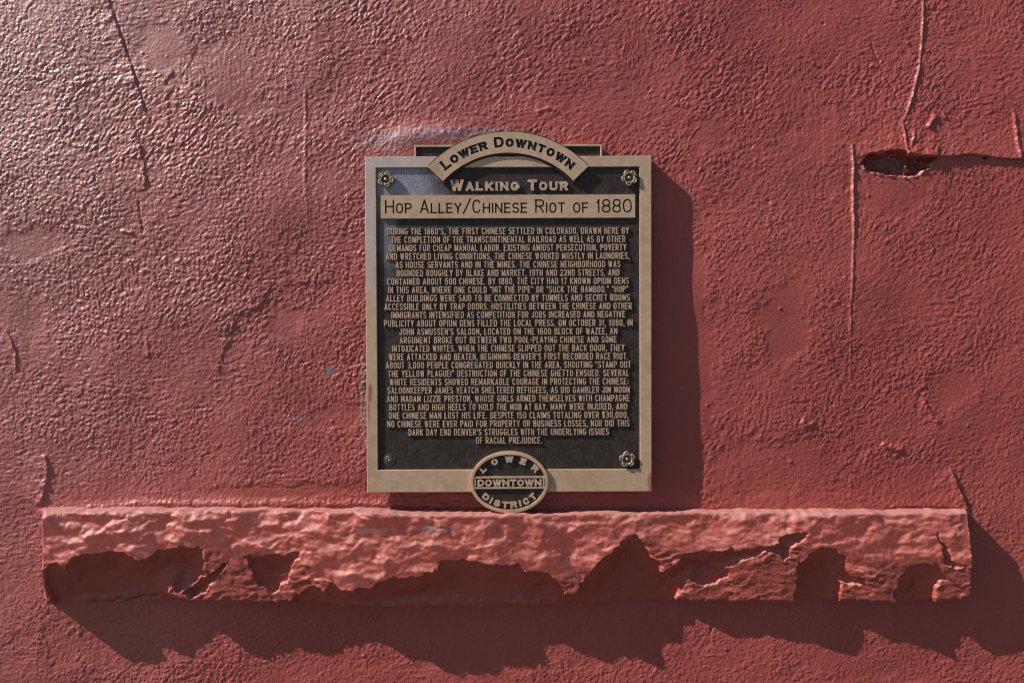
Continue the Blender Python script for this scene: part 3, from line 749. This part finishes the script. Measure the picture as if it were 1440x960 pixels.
# ------------------------------------------------------------------ plaque
WF = 15.0      # field
WB = 18.4      # frame face
WA = 21.6      # arch face
OX, OZ = at(716.3, 690.8, WB)
pq = bpy.data.objects.new('plaque', None); COL.objects.link(pq)
pq.location = (float(OX) / 1000, -.0042, (float(OZ) + Z0) / 1000); pq.rotation_euler = (rad(-.36), 0, 0)
tag(pq, 'bronze and black historical plaque with arched top and raised lettering above the ledge', 'plaque')
def L(px, py, w=WB):
    x, z = at(px, py, w); return float(x - OX), float(z - OZ)
u0 = (L(513.6, 222)[0] + L(516.6, 691)[0]) / 2; u1 = (L(916.3, 219)[0] + L(915.6, 690)[0]) / 2
v0 = 0.0; v1 = (L(514, 221)[1] + L(916, 219.3)[1]) / 2
i0 = (L(528.7, 236)[0] + L(532.2, 660)[0]) / 2; i1 = (L(900, 234)[0] + L(898.8, 660)[0]) / 2
j0 = (L(532, 660.3)[1] + L(898, 658.4)[1]) / 2; j1 = (L(529, 236.6)[1] + L(900, 234.6)[1]) / 2
s0, s1 = L(582.3, 205)[0], L(846.8, 203)[0]; sv = L(715, 203.6)[1]
acx, acy = L(715, 341.8); RO, RI = 152.2, 123.6
def rect(a, b, c, d): return [(a, b), (c, b), (c, d), (a, d)]
def arc(cx, cy, r, a0, a1, n):
    return [(cx + r * math.cos(rad(a)), cy + r * math.sin(rad(a))) for a in np.linspace(a0, a1, n)]
# recessed dark field, standing off the wall on its casting
def mark(px, py, rx, ry, colr, a):
    x, z = L(px, py); return (x / 1000, z / 1000, rx / 1000, ry / 1000, colr, a)
M_field = dark_material('dark_bronze_patina_light_patch', [mark(568, 258, 46, 34, (.42, .42, .50), .75), mark(545, 330, 12, 50, (.36, .36, .42), .4)])  # grey spots put the upper-left patch of reflected light into the metal colour
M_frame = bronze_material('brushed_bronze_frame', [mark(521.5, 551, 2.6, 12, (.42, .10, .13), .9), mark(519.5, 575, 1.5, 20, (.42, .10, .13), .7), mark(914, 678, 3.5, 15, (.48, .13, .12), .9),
    mark(545, 226, 60, 16, (.60, .50, .52), .6), mark(520, 320, 9, 90, (.58, .49, .51), .6)])  # lilac pair: reflected light painted onto the bronze; red ones are paint smears
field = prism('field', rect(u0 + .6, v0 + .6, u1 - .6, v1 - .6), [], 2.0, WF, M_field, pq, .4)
# frame
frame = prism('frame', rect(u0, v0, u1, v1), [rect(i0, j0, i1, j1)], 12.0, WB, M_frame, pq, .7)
# shoulder panel behind the arch
prism('shoulder_panel', rect(s0 + .8, v1 - 6, s1 - .8, sv - .8), [], 4, WF - 1.5, M_dark, pq, .3)
prism('shoulder_rim', [(s0, v1 + .3), (s0, sv), (s1, sv), (s1, v1 + .3), (s1 - 2.6, v1 + .3), (s1 - 2.6, sv - 2.6), (s0 + 2.6, sv - 2.6), (s0 + 2.6, v1 + .3)], [], 3, WF + 1.6, M_bronze, pq, .4)
# arch with cut-through letters over a black ground
f_arch = Face(.57, 3.35, 2.2, 34, .10)
items = fit(f_arch, 'Lower Downtown', 14.6, 2 * rad(40.8) * 131.2, 1.9, 6.5, .80)
def arc_place(R, tot, cx, cy, top=True):
    def f(x, y, xm):
        a = rad(90) - (x - tot / 2) / R if top else rad(-90) + (x - tot / 2) / R
        r = R + y if top else R - y
        return cx + r * np.cos(a), cy + r * np.sin(a)
    return f
tot = 2 * rad(40.8) * 131.2
pl_arch = arc_place(131.2, tot, acx, acy)
holes = []
isl = []
def area(l):
    x, y = l[:, 0], l[:, 1]; return .5 * np.sum(x * np.roll(y, -1) - y * np.roll(x, -1))
def cutouts(items, place):
    hs, islands = [], []
    for gl, x, kx in items:
        W_, loops, V2, tris = gl
        big_ = max(loops, key=lambda l: abs(area(l)))
        for l in loops:
            q = np.stack(place(x + l[:, 0] * kx, l[:, 1], 0), 1)
            (hs if l is big_ else islands).append(q)
    return hs, islands
hs, islands = cutouts(items, pl_arch)
arch_out = arc(acx, acy, RO, 90 + 46.6, 90 - 46.6, 90) + arc(acx, acy, RI, 90 - 46.6, 90 + 46.6, 80)
arch = prism('arch', arch_out, hs, WF - 2, WA, M_bronze, pq, 0)
for q in islands: prism('letter_counter', q, [], WF, WA, M_bronze, arch, 0)
inner = arc(acx, acy, RO - 1.2, 90 + 46, 90 - 46, 90) + arc(acx, acy, RI + 1.2, 90 - 46, 90 + 46, 80)
prism('engraved_lettering', inner, [], WF - 3, WA - 1.5, M_engr, arch, 0)
# thin groove ground beside the arch where it meets the frame
prism('arch_seat', arc(acx, acy, RO + 1.6, 90 + 45.9, 90 - 45.9, 80) + arc(acx, acy, RI - 3.2, 90 - 47.9, 90 + 47.9, 80), [], WF - 4, WB + .35, M_dark, pq, .2)
# WALKING TOUR
f_wt = Face(.66, 3.75, 2.3, 34, .14)
f_wt.hcap, f_wt.slim = 14.5, .84
a, b = L(633.4, 268.6, WF + 3), L(798.4, 268.0, WF + 3)
it = fit(f_wt, 'Walking Tour', 15.0, b[0] - a[0], 1.3, 6.5, .80)
raised('raised_title', it, WF - 1, WF + 3.2, M_letter, pq, lambda x, y, xm: (a[0] + x, (a[1] + b[1]) / 2 + y))
# title bar with incised letters
ba, bb = L(535.8, 307.6), L(893.0, 273.6)
f_tb = Face(.56, 2.15, 2.3, 40)
ta, tb = L(541.6, 300.4), L(888.6, 299.6)
it = fit(f_tb, 'Hop Alley/Chinese Riot of 1880', 18.9, tb[0] - ta[0], 4.4, 12.0, .765)
hs, islands = cutouts(it, lambda x, y, xm: (ta[0] + x, (ta[1] + tb[1]) / 2 + y))
bar = prism('title_bar', rect(ba[0], ba[1], bb[0], bb[1]), hs, WF - 1, WB - .2, M_bronze, pq, 0)
for q in islands: prism('letter_counter', q, [], WF, WB - .2, M_bronze, bar, 0)
prism('engraved_lettering', rect(ba[0] + 1.5, ba[1] + 1.5, bb[0] - 1.5, bb[1] - 1.5), [], WF - 2, WB - 1.4, M_engr, bar, 0)
# body text
LINES = [("DURING THE 1860'S, THE FIRST CHINESE SETTLED IN COLORADO, DRAWN HERE BY", 544.2, 884.1), ("THE COMPLETION OF THE TRANSCONTINENTAL RAILROAD AS WELL AS BY OTHER", 549.9, 879.2),
 ("DEMANDS FOR CHEAP MANUAL LABOR. EXISTING AMIDST PERSECUTION, POVERTY", 548.1, 880.6), ("AND WRETCHED LIVING CONDITIONS, THE CHINESE WORKED MOSTLY IN LAUNDRIES,", 543.1, 885.0),
 ("AS HOUSE SERVANTS AND IN THE MINES. THE CHINESE NEIGHBORHOOD WAS", 556.6, 872.1), ("BOUNDED ROUGHLY BY BLAKE AND MARKET, 19TH AND 22ND STREETS, AND", 558.2, 870.9),
 ("CONTAINED ABOUT 500 CHINESE. BY 1880, THE CITY HAD 17 KNOWN OPIUM DENS", 544.9, 884.1), ('IN THIS AREA, WHERE ONE COULD "HIT THE PIPE" OR "SUCK THE BAMBOO." "HOP"', 546.0, 882.9),
 ("ALLEY BUILDINGS WERE SAID TO BE CONNECTED BY TUNNELS AND SECRET ROOMS", 543.3, 885.4), ("ACCESSIBLE ONLY BY TRAP DOORS. HOSTILITIES BETWEEN THE CHINESE AND OTHER", 541.0, 888.2),
 ("IMMIGRANTS INTENSIFIED AS COMPETITION FOR JOBS INCREASED AND NEGATIVE", 550.7, 878.8), ("PUBLICITY ABOUT OPIUM DENS FILLED THE LOCAL PRESS. ON OCTOBER 31, 1880, IN", 540.5, 889.4),
 ("JOHN ASMUSSEN'S SALOON, LOCATED ON THE 1600 BLOCK OF WAZEE, AN", 561.9, 867.8), ("ARGUMENT BROKE OUT BETWEEN TWO POOL-PLAYING CHINESE AND SOME", 562.6, 866.8),
 ("INTOXICATED WHITES. WHEN THE CHINESE SLIPPED OUT THE BACK DOOR, THEY", 551.6, 877.9), ("WERE ATTACKED AND BEATEN, BEGINNING DENVER'S FIRST RECORDED RACE RIOT.", 547.2, 882.7),
 ('ABOUT 3,000 PEOPLE CONGREGATED QUICKLY IN THE AREA, SHOUTING "STAMP OUT', 543.1, 886.8), ('THE YELLOW PLAGUE!" DESTRUCTION OF THE CHINESE GHETTO ENSUED. SEVERAL', 546.0, 884.1),
 ("WHITE RESIDENTS SHOWED REMARKABLE COURAGE IN PROTECTING THE CHINESE:", 548.4, 883.2), ("SALOONKEEPER JAMES VEATCH SHELTERED REFUGEES, AS DID GAMBLER JIM MOON", 545.4, 885.0),
 ("AND MADAM LIZZIE PRESTON, WHOSE GIRLS ARMED THEMSELVES WITH CHAMPAGNE", 544.5, 885.0), ("BOTTLES AND HIGH HEELS TO HOLD THE MOB AT BAY. MANY WERE INJURED, AND", 548.1, 881.8),
 ("ONE CHINESE MAN LOST HIS LIFE. DESPITE 150 CLAIMS TOTALING OVER $30,000,", 547.2, 883.2), ("NO CHINESE WERE EVER PAID FOR PROPERTY OR BUSINESS LOSSES, NOR DID THIS", 545.1, 885.0),
 ("DARK DAY END DENVER'S STRUGGLES WITH THE UNDERLYING ISSUES", 574.7, 855.8), ("OF RACIAL PREJUDICE.", 669.4, 762.0)]
f_body = Face(.305, 1.14, 3.0, 30, 0)
WL = WF + 2.3
for k_, (txt, xa, xb) in enumerate(LINES):
    yc = 325 + k_ * (618.4 - 325) / 25
    pa, pb = L(xa, yc + 4.65, WL), L(xb, yc + 4.65, WL)
    it = fit(f_body, txt, 9.1, pb[0] - pa[0], 1.15, 3.0)
    vv = (pa[1] + pb[1]) / 2
    raised('text_line', it, WF - .2, WL, M_letter, field, lambda x, y, xm, pa=pa, vv=vv: (pa[0] + x, vv + y), .10)
# oval emblem
ex, ey = L(716.2, 677, WB + 2); EA, EB = 54.4, 42.8
def ell(a, b, n=96): return [(ex + a * math.cos(t), ey + b * math.sin(t)) for t in np.linspace(0, 2 * math.pi, n, endpoint=False)]
emb = prism('emblem', ell(EA - .6, EB - .6), [], 3, WB + .2, M_dark, pq, .2)
prism('emblem_rim', ell(EA, EB), [ell(EA - 4.6, EB - 4.6)], 2, WB + 3.6, M_bronze, emb, .9, 3, 25)
n0_, n1_ = L(667.2, 686.7, WB + 3), L(765.6, 669.0, WB + 3)
prism('name_bar', rect(n0_[0], n0_[1], n1_[0], n1_[1]), [rect(n0_[0] + 2.2, n0_[1] + 2.4, n1_[0] - 2.2, n1_[1] - 2.4)], WB - 1, WB + 3.0, M_bronze, emb, .3)
f_em = Face(.66, 2.55, 2.1, 34, 0)
wl = n1_[0] - n0_[0] - 8.6
it = fit(f_em, 'DOWNTOWN', 9.6, wl, 1.0, 3)
raised('raised_lettering', it, WB, WB + 3.0, M_letter, emb, lambda x, y, xm: (n0_[0] + 4.3 + x, (n0_[1] + n1_[1]) / 2 - 4.8 + y))
def ell_place(tot, a, b, top):
    th = np.linspace(0, math.pi, 400)
    xs_, ys_ = a * np.cos(th), b * np.sin(th)
    cs = np.concatenate([[0], np.cumsum(np.hypot(np.diff(xs_), np.diff(ys_)))]); half = cs[-1] / 2
    def f(x, y, xm):
        # each letter stays rigid on the tangent at its middle
        s = half - (xm - tot / 2)
        t_ = np.interp(s, cs, th)
        px_, py_ = a * math.cos(t_), b * math.sin(t_)
        tx, ty = a * math.sin(t_), -b * math.cos(t_); l_ = math.hypot(tx, ty); tx /= l_; ty /= l_
        nx_, ny_ = -ty, tx
        dx = x - xm
        u = px_ + tx * dx + nx_ * y; v = py_ + ty * dx + ny_ * y
        if not top:
            v = -py_ - ty * dx + ny_ * y; u = px_ + tx * dx - nx_ * y
        return ex + u, ey + v
    return f
it = fit(f_em, 'LOWER', 9.0, 80, 8.5, 3)
raised('raised_lettering', it, WB, WB + 2.8, M_letter, emb, ell_place(80, 39.5, 27.5, True))
it = fit(f_em, 'DISTRICT', 9.0, 86, 3.4, 3)
raised('raised_lettering', it, WB, WB + 2.8, M_letter, emb, ell_place(86, 47.0, 36.0, False))
# rosettes over the bolts
def rosette(px, py, spin):
    c = L(px, py, WF + 5)
    r = bpy.data.objects.new('rosette', None); COL.objects.link(r); r.parent = pq
    r.location = (c[0] / 1000, -WF / 1000, c[1] / 1000)
    n, m = 120, 26
    V = []
    for i in range(n):
        th = 2 * math.pi * i / n
        lob = abs(math.cos(2.5 * th + spin)) ** .55          # five rounded petals
        R_ = 7.2 + 2.4 * lob; rr = 1.5 + 1.5 * lob
        for j in range(m):
            ph = 2 * math.pi * j / m
            dimp = 1 - .55 * lob * max(0, math.sin(ph)) ** 6 * (1 if math.cos(2.5 * th + spin) ** 2 > .4 else 0)
            q = R_ + rr * math.cos(ph) - 1.1
            w_ = 3.6 + 1.2 * lob + rr * 1.15 * math.sin(ph) * dimp
            V.append((q * math.cos(th) / 1000, -w_ / 1000, q * math.sin(th) / 1000))
    idx = np.arange(n * m).reshape(n, m)
    F = np.stack([idx, np.roll(idx, -1, 0), np.roll(np.roll(idx, -1, 0), -1, 1), np.roll(idx, -1, 1)], -1).reshape(-1, 4)
    mesh_np('petal_ring', np.array(V), F, M_rose, r)
    def lathe(name, prof, mat, par, seg=32):
        V = [(q * math.cos(t) / 1000, -w_ / 1000, q * math.sin(t) / 1000) for q, w_ in prof for t in np.linspace(0, 2 * math.pi, seg, endpoint=False)]
        idx = np.arange(len(prof) * seg).reshape(len(prof), seg)
        F = np.stack([idx[:-1], np.roll(idx[:-1], -1, 1), np.roll(idx[1:], -1, 1), idx[1:]], -1).reshape(-1, 4)
        return mesh_np(name, np.array(V), F, mat, par)
    lathe('backing_cup', [(7.5, -.5), (7.4, 2.2), (5.5, 2.6), (3.2, 2.2), (.05, 2.2)], M_rose, r)
    lathe('bolt_head', [(2.9, 1.5), (2.9, 4.6), (2.6, 5.6), (1.9, 6.3), (1.0, 6.7), (.03, 6.8)], M_bolt, r)
    return r
rosette(542.8, 252.6, .2); rosette(885.0, 250.4, 1.1); rosette(881.8, 645.0, 2.0)
# bare screw where the fourth rosette is missing
c = L(547.8, 645.6, WF)
sc = bpy.data.objects.new('screw', None); COL.objects.link(sc); sc.parent = pq; sc.location = (c[0] / 1000, -WF / 1000, c[1] / 1000)
def ring(r, n=40): return [(r * math.cos(t), r * math.sin(t)) for t in np.linspace(0, 2 * math.pi, n, endpoint=False)]
prism('washer', ring(8.0), [ring(6.6)], -.5, .7, M_screw, sc, .3)
bm = bmesh.new()
prof = [(6.1, -.4), (6.0, .5), (4.8, 1.2), (3.2, 1.5), (2.4, 1.5), (2.2, .4), (.03, .4)]
rings = [[bm.verts.new((q * math.cos(t) / 1000, -w_ / 1000, q * math.sin(t) / 1000)) for t in np.linspace(0, 2 * math.pi, 32, endpoint=False)] for q, w_ in prof]
for ra, rb in zip(rings, rings[1:]):
    for i in range(32): bm.faces.new((ra[i], ra[(i + 1) % 32], rb[(i + 1) % 32], rb[i]))
bm_obj('screw_head', bm, M_screw, sc, 40)
prism('screw_core', ring(1.5, 6), [], 0, 1.6, M_letter, sc, .3)
